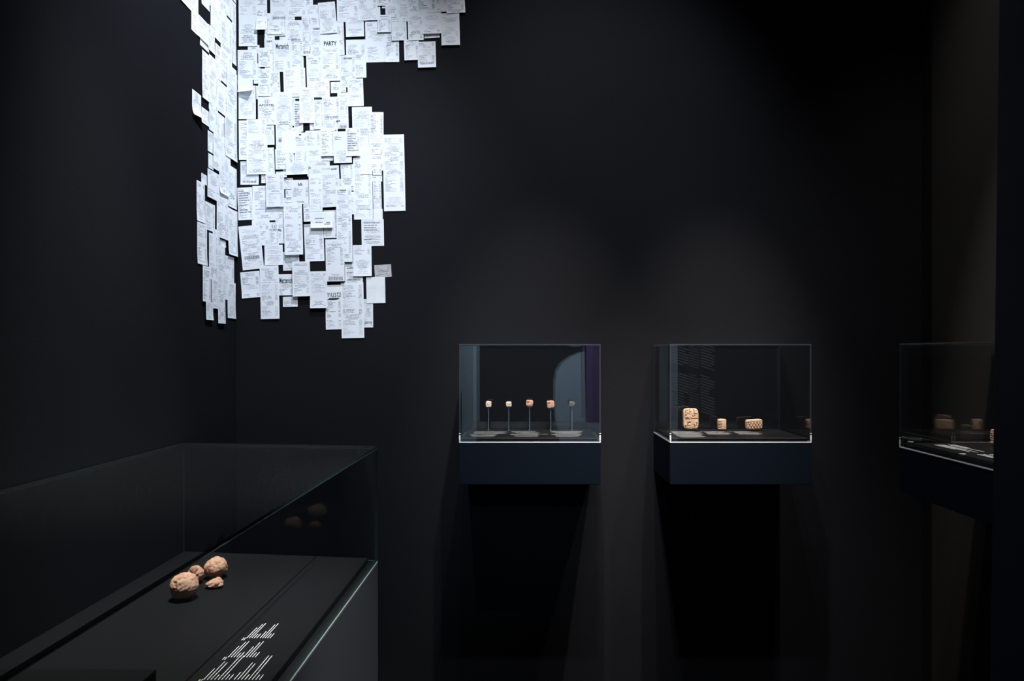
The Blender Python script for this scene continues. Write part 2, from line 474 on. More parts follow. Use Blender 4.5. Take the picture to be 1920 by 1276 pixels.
def solid_sphereish(name, sx, sy, sz, nexp, sub, amp, freq, seed, mats, parent=None, strokes=None, loc=(0, 0, 0), rot=(0, 0, 0)):
    """superellipsoid with noise; strokes = [(x0,z0,x1,z1,width,depth)] cut into the -y face, in metres"""
    bm = bmesh.new()
    bmesh.ops.create_cube(bm, size=2)
    bmesh.ops.subdivide_edges(bm, edges=bm.edges[:], cuts=sub, use_grid_fill=True)
    so = Vector((seed * 3.1, seed * 1.7, seed * 5.3))
    for v in bm.verts:
        p = v.co
        k = (abs(p.x) ** nexp + abs(p.y) ** nexp + abs(p.z) ** nexp) ** (1 / nexp)
        q = p / k
        r = Vector((q.x * sx, q.y * sy, q.z * sz))
        nv = noise.noise(r * freq + so) + 0.5 * noise.noise(r * freq * 2.3 + so)
        d = r.normalized() * nv * amp
        cut = 0
        if strokes and q.y < -0.6:
            for x0, z0, x1, z1, wd, dp in strokes:
                ax, az, bx_, bz = x0, z0, x1, z1
                dx, dz = bx_ - ax, bz - az
                L2 = dx * dx + dz * dz + 1e-12
                t = max(0, min(1, ((r.x - ax) * dx + (r.z - az) * dz) / L2))
                dd = math.hypot(r.x - ax - t * dx, r.z - az - t * dz)
                ww = wd * (1 - 0.6 * t)
                if dd < ww:
                    cut = max(cut, 1.9 * dp * (1 - (dd / ww) ** 4))
        v.co = r + d + Vector((0, cut, 0))
    me = bpy.data.meshes.new(name)
    bm.normal_update()
    bm.to_mesh(me); bm.free()
    me.polygons.foreach_set('use_smooth', [True] * len(me.polygons))
    o = link(name, me, parent, mats)
    o.location = loc
    o.rotation_euler = rot
    return o

# tokens on rods in the first case
Y_T = 2.44
tokens = [(916, 751.5, 763.0, 10.5, 'clay3', 'small square clay token on a rod, leftmost in its case'),
          (954, 752.5, 762.0, 10.5, 'clay3', 'flattish pale clay token on a rod, second from the left'),
          (993, 749.5, 762.0, 13.0, 'clay', 'clay token with a chipped upper corner, third of the five'),
          (1032.5, 750.5, 764.5, 14.0, 'clay', 'largest square clay token with a dark pit, fourth of the five'),
          (1072.5, 752.0, 761.5, 10.5, 'clay4', 'small dull greyish clay token dimmed in its colour, rightmost of the five')]
for i, (px, yt, yb, wpx, mt, lab) in enumerate(tokens):
    a = unpx(px, (yt + yb) / 2, Y_T)
    hw = wpx / 2 * Y_T / F
    hh = (yb - yt) / 2 * Y_T / F
    st = [(-hw * 0.6, hh * 0.3, -hw * 0.3, hh * 0.25, 0.002, 0.003)] if i in (2, 3) else [(-hw * .3, -hh * .2, hw * .3, -hh * .3, 0.0012, 0.001)]
    t = solid_sphereish('clay_token', hw, hw * 0.55, hh, 5, 14, 0.0012, 120, i + 1, (M[mt],), None, st, a, (0, (0.06, 0, 0.05, -0.04, 0.08)[i], 0))
    tag(t, lab, 'clay token', 'clay tokens on rods')
    s = empty('token_stand', (a.x, Y_T, Z_DECK))
    tag(s, ('thin steel rod stand under the %s token in the first case' % ('leftmost', 'second', 'third', 'fourth', 'rightmost')[i]), 'stand', 'steel rod stands')
    zt_ = a.z - hh - Z_DECK
    def cyl(name, r, z0, z1, par, n=10):
        V = [(r * math.cos(2 * math.pi * k / n), r * math.sin(2 * math.pi * k / n), z) for z in (z0, z1) for k in range(n)]
        Fc = [(k, (k + 1) % n, n + (k + 1) % n, n + k) for k in range(n)] + [tuple(range(n - 1, -1, -1)), tuple(range(n, 2 * n))]
        return pydata(name, V, Fc, par, (M['steel'],))
    cyl('rod', 0.0019, 0.0, zt_ - 0.001, s)
    cyl('foot', 0.005, 0.0003, 0.0018, s, 16)
    for sx in (-1, 1):
        box('prong', (sx * hw * 0.55 - 0.0006, -0.001, zt_ - 0.0025), (sx * hw * 0.55 + 0.0006, 0.001, zt_ + 0.0006), s, (M['steel'],))
    box('cradle', (-hw * 0.6, -0.0012, zt_ - 0.0035), (hw * 0.6, 0.0012, zt_ - 0.002), s, (M['steel'],))

# tablets in the second case
def rect_strokes(rng, x0, x1, z0, z1, nx, nz, wd, dp, kind):
    r = []
    for i in range(nx):
        for j in range(nz):
            if rng.random() < 0.18:
                continue
            cx = x0 + (i + 0.5 + rng.uniform(-.2, .2)) * (x1 - x0) / nx
            cz = z0 + (j + 0.5 + rng.uniform(-.2, .2)) * (z1 - z0) / nz
            L = 0.42 * min((x1 - x0) / nx, (z1 - z0) / nz)
            a = {'h': 0, 'd': -0.9, 'r': rng.uniform(0, 6.28)}[kind]
            r.append((cx - L * math.cos(a), cz - L * math.sin(a), cx + L * math.cos(a), cz + L * math.sin(a), wd, dp))
    return r
k = Y_T / F
rg = random.Random(5)
def tablet(px0, px1, py0, py1, th, strokes_fn, lab, rot=0, nexp=5, sub=60, mt='clay2', seed=1):
    cx, cz = (px0 + px1) / 2, (py0 + py1) / 2
    hw, hh = (px1 - px0) / 2 * k, (py1 - py0) / 2 * k
    c = unpx(cx, cz, Y_T)
    c.z = max(c.z, Z_DECK + hh + 0.0005)
    o = solid_sphereish('clay_tablet', hw, th / 2, hh, nexp, sub, 0.0008, 60, seed, (M[mt],), None, strokes_fn(hw, hh), c, (0, rot, 0))
    return tag(o, lab, 'clay tablet', 'small inscribed clay tablets')
def s_big(w, h):
    r = rect_strokes(rg, -w * .85, w * .85, h * .22, h * .9, 6, 4, 0.0015, 0.0035, 'r')
    r += rect_strokes(rg, -w * .85, 0, -h * .05, h * .12, 4, 1, 0.0022, 0.004, 'r')
    r += [(0, h * .02, w, h * .03, 0.0014, 0.003), (0, -h * .9, 0, h * .12, 0.0010, 0.0015), (-w * .9, h * .14, 0, h * .14, .0008, .001)]
    r += rect_strokes(rg, -w * .8, -w * .05, -h * .85, -h * .25, 3, 4, 0.0018, 0.0038, 'h')
    r += [(w * .7, -h * .35, w * .75, -h * .6, .0016, .0035), (w * .75, -h * .6, w * .35, -h * .72, .0016, .0035), (w * .35, -h * .5, w * .5, -h * .68, .0012, .003)]
    return r
def s_mid(w, h):
    return [(-w * .95, h * (.55 - .3 * j), -w * .1, h * (.5 - .3 * j), 0.0017, 0.004) for j in range(5)] + [(w * .3, -h * .5, w * .9, -h * .7, .001, .002)]
def s_dia(w, h):
    r = []
    for j in range(7):
        x = -w * 1.2 + j * w * .36
        r.append((x, -h * .9, x + w * .5, h * .45, 0.0012, 0.003))
        r.append((x + w * .5, -h * .9, x, h * .45, 0.0012, 0.003))
    r.append((-w * .9, h * .45, w * .9, h * .62, .001, .002))
    return r
tablet(1280.5, 1309, 765, 804.5, 0.022, s_big, 'tall round-topped clay tablet with incised signs, left of three')
tablet(1345.5, 1361, 785, 804.5, 0.016, s_mid, 'smallest clay tablet with a row of short notches', 0, 8, 44, 'clay2', 2)
tablet(1398, 1428.5, 785.5, 804, 0.020, s_dia, 'wide clay tablet with a diamond lattice pattern', -0.05, 7, 56, 'clay2', 3)

# things in the third case
for px, py, lab in ((1707.5, 829.0, 'small white disc on the black deck, far end of the right-hand case'),
                    (1804.5, 852.2, 'small white disc on the black deck, beside the partition')):
    Y = (EYE - Z_DECK) * F / (py - CY)
    X = (px - CX) * Y / F
    n = 24
    r = 0.0085
    V = [(r * math.cos(6.2832 * q / n), r * math.sin(6.2832 * q / n), z) for z in (0.0, 0.0022) for q in range(n)]
    Fc = [(q, (q + 1) % n, n + (q + 1) % n, n + q) for q in range(n)] + [tuple(range(n - 1, -1, -1)), tuple(range(n, 2 * n))]
    d = pydata('white_disc', V, Fc, None, (M['white'],))
    d.location = (X, Y, Z_DECK + 0.0006)
    tag(d, lab, 'disc', 'white discs in the right-hand case')
for i, (y, hw, hh, lab) in enumerate(((2.035, 0.014, 0.024, 'clay tablet at the far end of the right-hand case, seen edge-on'),
                                      (1.915, 0.035, 0.034, 'carved clay tablet of the right-hand case, hidden but mirrored in its pane'))):
    o = solid_sphereish('clay_tablet', hw, 0.012, hh, 6, 26, 0.001, 60, 8 + i, (M['clay'],), None,
                        rect_strokes(rg, -hw * .9, hw * .9, -hh * .9, hh * .9, 2, 6, 0.002, 0.003, 'h'),
                        (1.385, y, Z_DECK + hh + 0.0006), (0, 0, -math.pi / 2))
    tag(o, lab, 'clay tablet', 'small inscribed clay tablets')

# ------------------------------------------------------------------ display table on the left
YR_, YL_ = 0.269 / 173.5 * F, 0.269 / 167.5 * F          # far right and far left corners (the end is not square)
XTR = (708 - CX) * YR_ / F
XTL = XL + 0.006
ZT = EYE - 0.269
ZGB = EYE - (1053 - CY) * YR_ / F                        # bottom of the glass
ZD = EYE - 0.592                                         # display board
YN = -0.45
SK = (YL_ - YR_) / (XTR - XTL)
SX = (713.5 - 708) / (1276 - 1053.)
def yend(x):
    return YR_ + (XTR - x) * SK
table = empty('display_table', ((XTL + XTR) / 2, 0.8, 0))
tag(table, 'long charcoal display table with a glass cover along the left wall', 'display table')
TP = Vector(table.location)
def tq(x0, x1, z, inset=0.0, y0=YN):
    def sh(x, y):                       # the long edge runs very slightly askew to the wall
        return Vector((x + 0.0065 * (y - YR_) * (x - XTL) / (XTR - XTL), y, z)) - TP
    return [sh(x0, y0 + inset), sh(x1, y0 + inset), sh(x1, yend(x1) - inset), sh(x0, yend(x0) - inset)]
hexa('body', tq(XTL, XTR + 0.001, 0.0), tq(XTL, XTR + 0.001, ZGB - 0.002), table, (M['table'],), 0.001)
G = 0.0055
# seam between display board and label board
Ysm = 0.592 * F / (1041 - CY); xs = (597 - CX) * Ysm / F
Ysn = 0.592 * F / (1276 - CY); xsn = (348 - CX) * Ysn / F
XS = (xs + xsn) / 2
XI = XTR - 0.026                                          # outer edge of the label board
hexa('display_board', tq(XTL + 0.012, XS - 0.0012, ZGB - 0.001, 0.012), tq(XTL + 0.012, XS - 0.0012, ZD, 0.012), table, (M['board'],), 0.0008)
lb = hexa('label_board', tq(XS + 0.0012, XI, ZGB - 0.001, 0.012), tq(XS + 0.0012, XI, ZD, 0.012), table, (M['board'],), 0.0008)
gm = (M['glass'], M['gedge'])
dm = (M['dusty'], M['gedge'])
pane('glass_top', tq(XTL, XTR, ZT - G), tq(XTL, XTR, ZT), (0, 0, 1), table, dm)
pane('glass_front', tq(XTR - G, XTR, ZGB + 0.004), tq(XTR - G, XTR, ZT - G - 0.002), (1, 0, 0), table, (M['glass'], M['gedge']))
hexa('back_panel', tq(XTL, XTL + G, ZGB + 0.004), tq(XTL, XTL + G, ZT - G - 0.002), table, (M['wall'],))
def endq(z):
    a, b = XTL + G + 0.0005, XTR - G - 0.0005
    return [Vector((a, yend(a) - G, z)) - TP, Vector((b, yend(b) - G, z)) - TP, Vector((b, yend(b), z)) - TP, Vector((a, yend(a), z)) - TP]
pane('glass_end', endq(ZGB + 0.004), endq(ZT - G - 0.002), (SK, 1, 0), table, (M['glass_e'], M['gedge2']))
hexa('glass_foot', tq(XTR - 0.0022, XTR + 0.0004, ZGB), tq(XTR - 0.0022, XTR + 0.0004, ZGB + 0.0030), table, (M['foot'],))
hexa('gap_strip', tq(XI + 0.0008, XTR - G - 0.0006, ZGB - 0.0019), tq(XI + 0.0008, XTR - G - 0.0006, ZGB - 0.0004), table, (M['deck'],))  # black strip lying between label board and glass
# white caption texts: rows run along the table
def tab_text(y0, xcols, rng, lens):
    V, Fc = [], []
    h = 0.0045
    for x, L, off in zip(xcols, lens, [0] * len(lens)):
        y = y0
        while y < y0 + L:
            wl = min(y0 + L - y, rng.uniform(1.0, 3.2) * h)
            q = len(V)
            V += [Vector((x, y, ZD + 0.0006)) - TP, Vector((x + h * 0.36, y, ZD + 0.0006)) - TP, Vector((x + h * 0.36, y + wl, ZD + 0.0006)) - TP, Vector((x, y + wl, ZD + 0.0006)) - TP]
            Fc.append((q, q + 1, q + 2, q + 3))
            y += wl + 0.0009
    o = pydata('label_text', V, Fc, lb, (M['white'],))
    o['kind'] = 'stuff'
def deck_pt(px, py):
    Y = 0.592 * F / (py - CY)
    return (px - CX) * Y / F, Y
rt = random.Random(4)
for (px, py), (qx, qy), n1, n2, L1, L2 in (((462, 1196), (487, 1196), 5, 5, (.055, .075, .080, .02, .022), (.035, .072, .078, .022, .024)),
                                          ((427, 1232), (456, 1232), 5, 5, (.052, .072, .075, .02, .024), (.05, .070, .075, .022, .024)),
                                          ((381, 1274), (438, 1274), 8, 8, (.045, .075, .07, .02, .10, .10, .02, .022), (.03, .07, .065, .02, .10, .10, .02, .02))):
    xa, ya = deck_pt(px, py)
    xb, yb = deck_pt(qx, qy)
    dx = (xb - xa) / (n1 + 0.4)
    tab_text(ya, [xa + dx * i for i in range(n1)], rt, L1)
    tab_text(ya, [xb + dx * i for i in range(n2)], rt, L2)
    tab_text(ya - 0.011, [xa - 0.0065, xa - 0.0025], rt, (0.013, 0.013))

# raised block at the near end of the board
Yb_ = 0.532 * F / (1254 - CY)
xb_ = (293 - CX) * Yb_ / F
bl = hexa('plinth_block', [(XTL + 0.05, 0.62, ZD + 0.0005), (xb_, 0.62, ZD + 0.0005), (xb_, Yb_, ZD + 0.0005), (XTL + 0.05, Yb_ + 0.004, ZD + 0.0005)],
          [(XTL + 0.05, 0.62, EYE - 0.532), (xb_, 0.62, EYE - 0.532), (xb_, Yb_, EYE - 0.532), (XTL + 0.05, Yb_ + 0.004, EYE - 0.532)], None, (M['board'],), 0.0008)
tag(bl, 'low black block at the bottom left corner inside the glass table', 'plinth')

# clay balls and fragments
def ball(name, px, py, rpx, zc, sq, seed, lab, amp=0.05, cracks=4, sub=5):
    Y = (EYE - ZD - zc) * F / (py - CY)
    r = rpx * Y / F
    c = Vector(((px - CX) * Y / F, Y, ZD + zc))
    bm = bmesh.new()
    bmesh.ops.create_icosphere(bm, subdivisions=sub, radius=1)
    so = Vector((seed * 7.7, seed * 2.1, seed))
    rg2 = random.Random(seed)
    ring = [(Vector((rg2.uniform(-1, 1), rg2.uniform(-1, 1), rg2.uniform(0.3, 1))).normalized(), rg2.uniform(0.25, 0.6)) for _ in range(cracks)]
    zmin = 9
    for v in bm.verts:
        d = v.co.normalized()
        s = 1 + amp * (noise.noise(d * 1.6 + so) + 0.45 * noise.noise(d * 4.2 + so)) + 0.022 * noise.noise(d * 11 + so) + 0.012 * noise.noise(d * 24 + so)
        cr_ = abs(noise.noise(d * 2.6 + so * 1.7))
        if cr_ < 0.05 and d.z > -0.2:
            s -= 0.055 * (1 - cr_ / 0.05)
        cr_ = abs(noise.noise(d * 5.1 + so * 0.6))
        if cr_ < 0.05 and d.z > -0.1:
            s -= 0.03 * (1 - cr_ / 0.05)
        for ax, a in ring:
            e = d.angle(ax) + 0.14 * noise.noise(d * 5 + so * 2)
            g = abs(e - a)
            if g < 0.06 and noise.noise(d * 2.4 + ax * 3) > -0.1:
                s -= 0.10 * (1 - g / 0.06)
            elif e < a and a > 0.4:
                s += 0.025
        v.co = Vector((d.x * s * r * sq[0], d.y * s * r * sq[1], d.z * s * r * sq[2]))
        zmin = min(zmin, v.co.z)
    me = bpy.data.meshes.new(name); bm.to_mesh(me); bm.free()
    me.polygons.foreach_set('use_smooth', [True] * len(me.polygons))
    o = link(name, me, None, (M['clay'],))
    o.location = (c.x, c.y, ZD - zmin + 0.0003)
    return tag(o, lab, 'clay ball', 'hollow clay balls on the table')
ball('clay_ball', 346, 1098, 24.5, 0.031, (1.02, 1.05, 0.98), 3, 'largest cracked clay ball on the glass-covered table', 0.06, 5)
ball('clay_ball', 405, 1064, 20.0, 0.026, (1.02, 1, 0.92), 11, 'rugged clay ball farther from the camera on the table', 0.09, 6)

def shell(px, py, rpx, seed, lab):
    """broken open half shell"""
    Y = 0.572 * F / (py - CY)
    r = rpx * Y / F
    bm = bmesh.new()
    bmesh.ops.create_icosphere(bm, subdivisions=5, radius=1)
    so = Vector((seed, 1.3, 4.4))
    op = Vector((-0.25, -0.80, 0.45)).normalized()
    zmin = 9
    for v in bm.verts:
        d = v.co.normalized()
        a = d.angle(op)
        s = 1 + 0.10 * noise.noise(d * 2.2 + so) + 0.05 * noise.noise(d * 6 + so)
        lim = 1.05 + 0.25 * noise.noise(d * 3 + so)
        if a < lim:                                  # the open mouth, sunk in with rough lumps
            s *= 0.22 + 0.68 * (a / lim) ** 4 + 0.16 * noise.noise(d * 7 + so * 2)
        v.co = d * s * r
        zmin = min(zmin, v.co.z)
    me = bpy.data.meshes.new('clay_shell'); bm.to_mesh(me); bm.free()
    me.polygons.foreach_set('use_smooth', [True] * len(me.polygons))
    o = link('clay_shell', me, None, (M['clay'],))
    o.location = ((px - CX) * Y / F, Y, ZD - zmin + 0.0003)
    return tag(o, lab, 'clay fragment')
shell(366, 1078, 15.5, 5, 'broken open clay shell behind the largest clay ball')

def shard(px, py, w, h, seed, lab):
    Y = 0.581 * F / (py - CY)
    bm = bmesh.new()
    bmesh.ops.create_icosphere(bm, subdivisions=5, radius=1)
    so = Vector((seed, 2.2, 9.4))
    zmin = 9
    for v in bm.verts:
        d = v.co.normalized()
        s = 1 + 0.16 * noise.noise(d * 2.0 + so) + 0.07 * noise.noise(d * 6 + so) + 0.03 * noise.noise(d * 15 + so)
        x = d.x * s; z = d.z * s
        z *= (0.55 + 0.55 * (1 / (1 + math.exp(-5 * (x - 0.1)))))     # taller towards the right
        if z < 0:
            z *= 0.45
        v.co = Vector((x * w / 2 * Y / F, d.y * s * w * 0.38 * Y / F, z * h * 0.75 * Y / F))
        zmin = min(zmin, v.co.z)
    me = bpy.data.meshes.new('clay_shard'); bm.to_mesh(me); bm.free()
    me.polygons.foreach_set('use_smooth', [True] * len(me.polygons))
    o = link('clay_shard', me, None, (M['clay'],))
    o.location = ((px - CX) * Y / F, Y, ZD - zmin + 0.0003)
    o.rotation_euler = (0, 0, 0.2)
    return tag(o, lab, 'clay fragment')
shard(402, 1093, 32, 18, 2, 'small low clay shard beside the two clay balls')

# ------------------------------------------------------------------ receipts
K = 6.38
CROP = {'A': (330, 0), 'B': (600, 0), 'C': (330, 170), 'D': (530, 170), 'E': (330, 340), 'F': (530, 340), 'G': (330, 460), 'H': (530, 460)}
# crop, left, top, right, bottom (crop pixels), tilt in degrees, feature, curl in mm; later ones lie on top
BACK = [
 # under layer
 ('A',1060,160,1180,520,1,'',0),('A',1300,-60,1420,300,1,'',0),('A',1500,-60,1640,300,1,'',0),('A',1180,220,1320,430,2,'',2),
 ('A',1240,440,1330,560,1,'',0),('A',1620,100,1760,400,2,'',0),('A',860,540,1000,640,1,'',0),('A',930,760,1010,1000,1,'',0),
 ('A',1340,780,1500,900,1,'',0),('A',1480,640,1530,900,2,'',0),('A',1590,560,1760,1010,1.5,'',0),('A',1720,380,1860,620,1,'',0),
 ('B',0,260,210,460,3,'',0),('B',380,-60,560,260,2,'',0),('B',560,-60,720,200,2,'',0),('B',740,-60,800,100,2,'',0),('B',860,-60,940,200,2,'',0),
 ('B',1130,-60,1250,140,2,'',0),('B',1330,-60,1460,160,2,'',0),
 ('C',960,-60,1210,100,1,'',0),('C',1110,-100,1240,60,1,'',0),('C',1330,-60,1500,98,2,'',0),('C',1360,60,1430,420,1,'',0),
 ('C',1650,-40,1760,90,1.5,'',0),('C',1600,300,1760,470,2,'',0),('C',1380,440,1500,520,2,'',0),('C',1500,500,1580,700,2,'',0),
 ('D',440,300,520,560,2,'',0),('D',560,360,660,470,2,'',0),('D',880,440,1010,800,1,'',0),('D',600,440,660,640,2,'',0),
 ('D',130,760,300,900,2,'',0),('D',460,740,600,838,2,'',2),('D',0,860,60,960,2,'',0),
 ('E',1290,-40,1400,90,1,'',0),('E',1250,280,1330,420,1,'',0),('E',1290,200,1400,300,1,'',0),('E',1020,1000,1110,1110,1,'',0),
 ('F',820,125,865,392,1,'',0),('F',640,-30,860,110,1,'',0),('F',1070,-70,1190,0,1,'',0),
 # printed sheets, roughly from top to bottom
 ('A',752,-40,972,555,0.5,'',2),('A',960,-60,1092,368,0.5,'',7),
 ('A',1335,-40,1560,200,1,'',2),('A',1130,-20,1335,255,1,'bar .86',3),
 ('A',1570,60,1712,252,2,'',2),
 ('A',1100,255,1300,412,2,'',3),('A',1310,245,1515,500,1,'bar .92',2),('A',1510,195,1622,672,1,'bar .92',3),
 ('A',1612,310,1745,690,1,'head',2),
 ('B',205,265,290,660,2,'',0),('B',205,-40,470,266,1,'',2),('B',310,200,527,445,2.5,'',5),('B',455,-60,690,250,2,'',2),
 ('A',1715,30,1918,405,5,'',3),
 ('A',1740,420,1962,970,1,'PARTY',3),
 ('A',1062,455,1180,862,1,'head',2),
 ('A',1380,505,1522,820,1,'',3),
 ('A',1170,480,1380,860,1,'MERZ',3),
 ('A',985,572,1130,802,1,'',2),('A',740,598,975,956,0.5,'',3),
 ('A',985,822,1128,1150,1,'',2),('A',1122,862,1248,1180,2,'',2),('A',1290,820,1552,1160,2,'',2),
 ('A',1565,672,1752,1045,2,'',2),('A',1640,970,1842,1166,1,'',3),
 ('B',130,978,246,1112,2,'',2),('B',246,960,312,1102,2,'',0),('B',315,475,552,930,1,'',2),('B',242,660,430,1045,1,'head',3),
 ('B',690,-60,862,72,1.5,'',2),('B',785,60,925,212,2,'',2),('B',915,-40,1082,262,1,'',3),
 ('B',545,250,832,745,1.5,'',2),('B',780,385,946,745,1,'',2),('B',860,215,1038,490,1.5,'',2),('B',690,185,856,390,1,'',3),
 ('B',1250,395,1432,455,3,'',2),('B',1010,480,1188,725,2,'',2),('B',1052,-20,1236,490,1.8,'',3),('B',1160,-60,1392,132,1,'',2),
 ('B',1226,130,1452,412,1.8,'',2),('B',1172,505,1388,815,1.5,'bar .84',3),('B',1390,-60,1522,150,1,'',2),
 ('B',1452,168,1672,550,1.5,'',3),('B',1510,-60,1735,168,3.5,'',3),
 ('C',750,-60,955,340,0.5,'',2),('A',742,955,922,1105,2,'blank',14),
 ('B',332,942,520,1272,2,'',3),
 ('C',1412,125,1520,492,1,'bold',2),('C',1195,20,1396,715,1,'bar .83',4),('C',985,85,1196,410,0.5,'APOS',8),
 ('C',1480,-35,1656,390,0.8,'',3),
 ('C',1655,112,1772,465,1,'',2),('D',660,25,786,455,1.5,'bar .95',3),('D',478,78,694,362,1.5,'bar .86',3),
 ('D',835,195,1075,690,1.5,'',2),('D',1042,257,1208,956,0.2,'',3),
 ('C',757,360,988,830,0.5,'',2),('C',852,345,1092,640,1,'',2),('C',1062,420,1182,652,1.5,'',2),('C',1088,680,1178,1000,2.5,'',2),
 ('C',772,842,990,1125,0.5,'bar .88',3),('C',850,580,1102,1003,1,'',4),
 ('C',1192,700,1412,942,2,'',3),('C',1272,490,1478,752,1,'blank',4),
 ('D',150,540,292,864,1.5,'',3),('D',502,360,645,472,1,'',0),('D',460,455,632,786,1,'',3),('D',612,492,826,868,2,'',3),('D',285,482,462,890,2,'',4),
 ('D',762,452,932,788,1.5,'bold',3),
 ('D',46,856,312,1008,3,'',3),('D',302,890,352,1030,1,'head',0),('D',350,850,570,1006,1,'',4),
 ('C',1022,1005,1090,1105,1,'',2),('C',1205,972,1332,1042,2,'',2),
 ('E',740,72,920,462,3,'bold',3),('E',920,52,1186,468,1.5,'',2),('E',1086,-85,1302,308,1.2,'',3),
 ('D',470,902,690,1395,3,'ARLES',3),('D',697,882,848,1145,2,'',2),
 ('E',1312,98,1392,252,0.5,'bar .7',2),('F',325,-80,478,365,1.8,'',2),('E',1382,-18,1600,270,1,'BFT',3),
 ('D',850,800,1075,1540,1,'',3),('D',1078,940,1186,1010,1,'',0),('F',1082,-45,1182,382,1.5,'bar .92',3),('D',935,690,1070,1000,0.5,'blank',3),
 ('D',1205,525,1462,1440,1.2,'',2),
 ('E',1192,310,1305,742,1,'',2),('E',1122,490,1230,780,1,'APOS',0),('E',1062,760,1280,1000,1,'',3),('E',912,462,1122,766,0.5,'',4),
 ('E',775,528,1030,1052,6,'bar .73',3),
 ('F',258,275,345,485,2,'',2),('E',1280,842,1476,1064,2,'bar .55',3),('E',1302,262,1522,880,1.6,'',4),
 ('F',262,508,494,955,2.5,'',3),('F',492,342,660,675,1,'',2),('F',342,366,606,560,1.2,'hand',4),
 ('F',1085,330,1198,520,1,'blank',2),('F',945,455,1212,772,1,'bold',3),
 ('F',650,62,836,965,1,'MOOD',4),
 ('F',522,696,746,1196,1,'bar .94',3),
 ('H',748,200,958,520,1,'bold',2),('H',962,642,1082,980,0.5,'bar .83',2),('F',845,762,1066,1133,1,'',4),
 ('F',1100,995,1300,1145,3.5,'grey',2),('H',1003,378,1228,690,1.2,'faint',3),
 ('H',512,472,710,1003,1.5,'MUSTA',2),('H',702,440,972,1106,1.2,'',3),
 ('H',334,312,540,750,1,'',4),('G',1280,612,1456,733,1,'crease',3),
 ('G',1225,342,1407,596,1,'MERZ',3),('G',1402,195,1614,610,1.5,'',4),
 ('G',780,312,1010,625,4.5,'',3),('G',1012,242,1236,878,1.5,'',3),
]
# left wall: crop, left x, right x, top y at the left edge, bottom y at the left edge
LEFT = [
 ('A',45,185,-420,-5,3),('A',385,520,-260,40,2),('A',528,668,-300,90,2),('A',668,745,-300,-10,2),('A',300,395,-300,40,2),
 ('A',180,262,-150,350,3),('A',410,535,-110,392,3),('A',285,392,230,532,4),('A',245,380,150,418,4),
 ('A',383,458,285,588,3),('A',520,600,-20,220,2),('A',528,664,120,955,3),('A',462,532,505,915,2),('A',668,746,0,745,2),
 ('A',385,492,640,1300,2),('A',490,600,950,1320,3),('A',600,640,1000,1400,0),('A',646,728,782,1420,2),
 ('A',303,388,590,1160,3),('A',190,297,1060,1362,12),
 ('C',302,390,187,372,3),('C',388,490,-160,462,3),('C',488,610,-120,232,3),('C',490,535,260,560,0),('C',600,722,-300,270,2),
 ('C',540,618,295,720,2),('C',378,445,470,714,3),('C',384,445,742,915,3),('C',436,568,482,925,3),('C',545,640,540,900,0),
 ('C',574,724,245,768,3),('C',560,615,780,980,2),('C',612,712,880,1330,2),('C',500,612,930,1300,2),
 ('C',300,368,980,1100,3),('C',360,502,925,1262,4),('C',243,340,1065,1548,4),
 ('E',345,464,232,566,4),('E',470,602,150,654,3),('E',500,608,-160,132,6),('E',604,706,-190,290,2),('E',590,640,300,700,0),('E',606,722,312,866,4),
 ('E',250,367,472,978,4),('E',420,504,560,768,3),('E',374,482,608,1162,4),('E',525,592,690,768,2),('E',588,692,880,1240,2),
 ('G',298,394,236,664,5),('G',404,494,398,746,3),('G',336,422,670,886,3),('G',556,642,268,640,4),('G',612,708,430,866,4),('G',478,566,-10,928,4),
]

def text_mesh(s, tw, th, bold=0.0):
    """print mesh fitted to tw x th metres, centred"""
    cu = bpy.data.curves.new('t', 'FONT')
    cu.body = s; cu.size = 1.0; cu.align_x = 'CENTER'; cu.offset = bold; cu.resolution_u = 2
    ob = bpy.data.objects.new('t', cu)
    COL.objects.link(ob)
    dg = bpy.context.evaluated_depsgraph_get()
    dg.update()
    me = bpy.data.meshes.new_from_object(ob.evaluated_get(dg))
    bpy.data.objects.remove(ob, do_unlink=True)
    xs_ = [v.co.x for v in me.vertices]; ys_ = [v.co.y for v in me.vertices]
    w_, h_ = max(xs_) - min(xs_), max(ys_) - min(ys_)
    me.transform(Matrix.Diagonal((tw / w_, th / h_, 1, 1)) @ Matrix.Translation((-(max(xs_) + min(xs_)) / 2, -(max(ys_) + min(ys_)) / 2, 0)))
    me.materials.clear()
    return me

def bars(w, h, rng):
    V, Fc = [], []
    x = -w / 2
    while x < w / 2:
        bw = rng.choice((0.0012, 0.0018, 0.0028))
        k_ = len(V)
        V += [(x, -h / 2, 0), (x + bw, -h / 2, 0), (x + bw, h / 2, 0), (x, h / 2, 0)]
        Fc.append((k_, k_ + 1, k_ + 2, k_ + 3))
        x += bw + rng.choice((0.001, 0.0014, 0.002))
    return V, Fc

def sheet(w, h, base, curl, rng, free, blank_curl=False):
    """grid sheet in its own plane: x right, y up, z out of the wall; origin in the middle on the wall"""
    nx, ny = 5, 14
    V, Fc, U1, U2 = [], [], [], []
    ph = rng.uniform(0, 6.28)
    side = rng.uniform(-1, 1)
    for j in range(ny + 1):
        t = j / ny                       # 0 top .. 1 bottom
        for i in range(nx + 1):
            s = i / nx
            z = base + 0.00004 * math.sin(t * 5 + ph)
            if free:
                z += curl * max(0, (t - 0.62) / 0.38) ** 2 * (1 + 0.5 * side * (s - 0.5) * 2)
            V.append(((s - 0.5) * w, (0.5 - t) * h, z))
            U1.append((s * w, t * h)); U2.append((s, t))
    for j in range(ny):
        for i in range(nx):
            a = j * (nx + 1) + i
            Fc.append((a + nx + 1, a + nx + 2, a + 1, a))
    return V, Fc, U1, U2

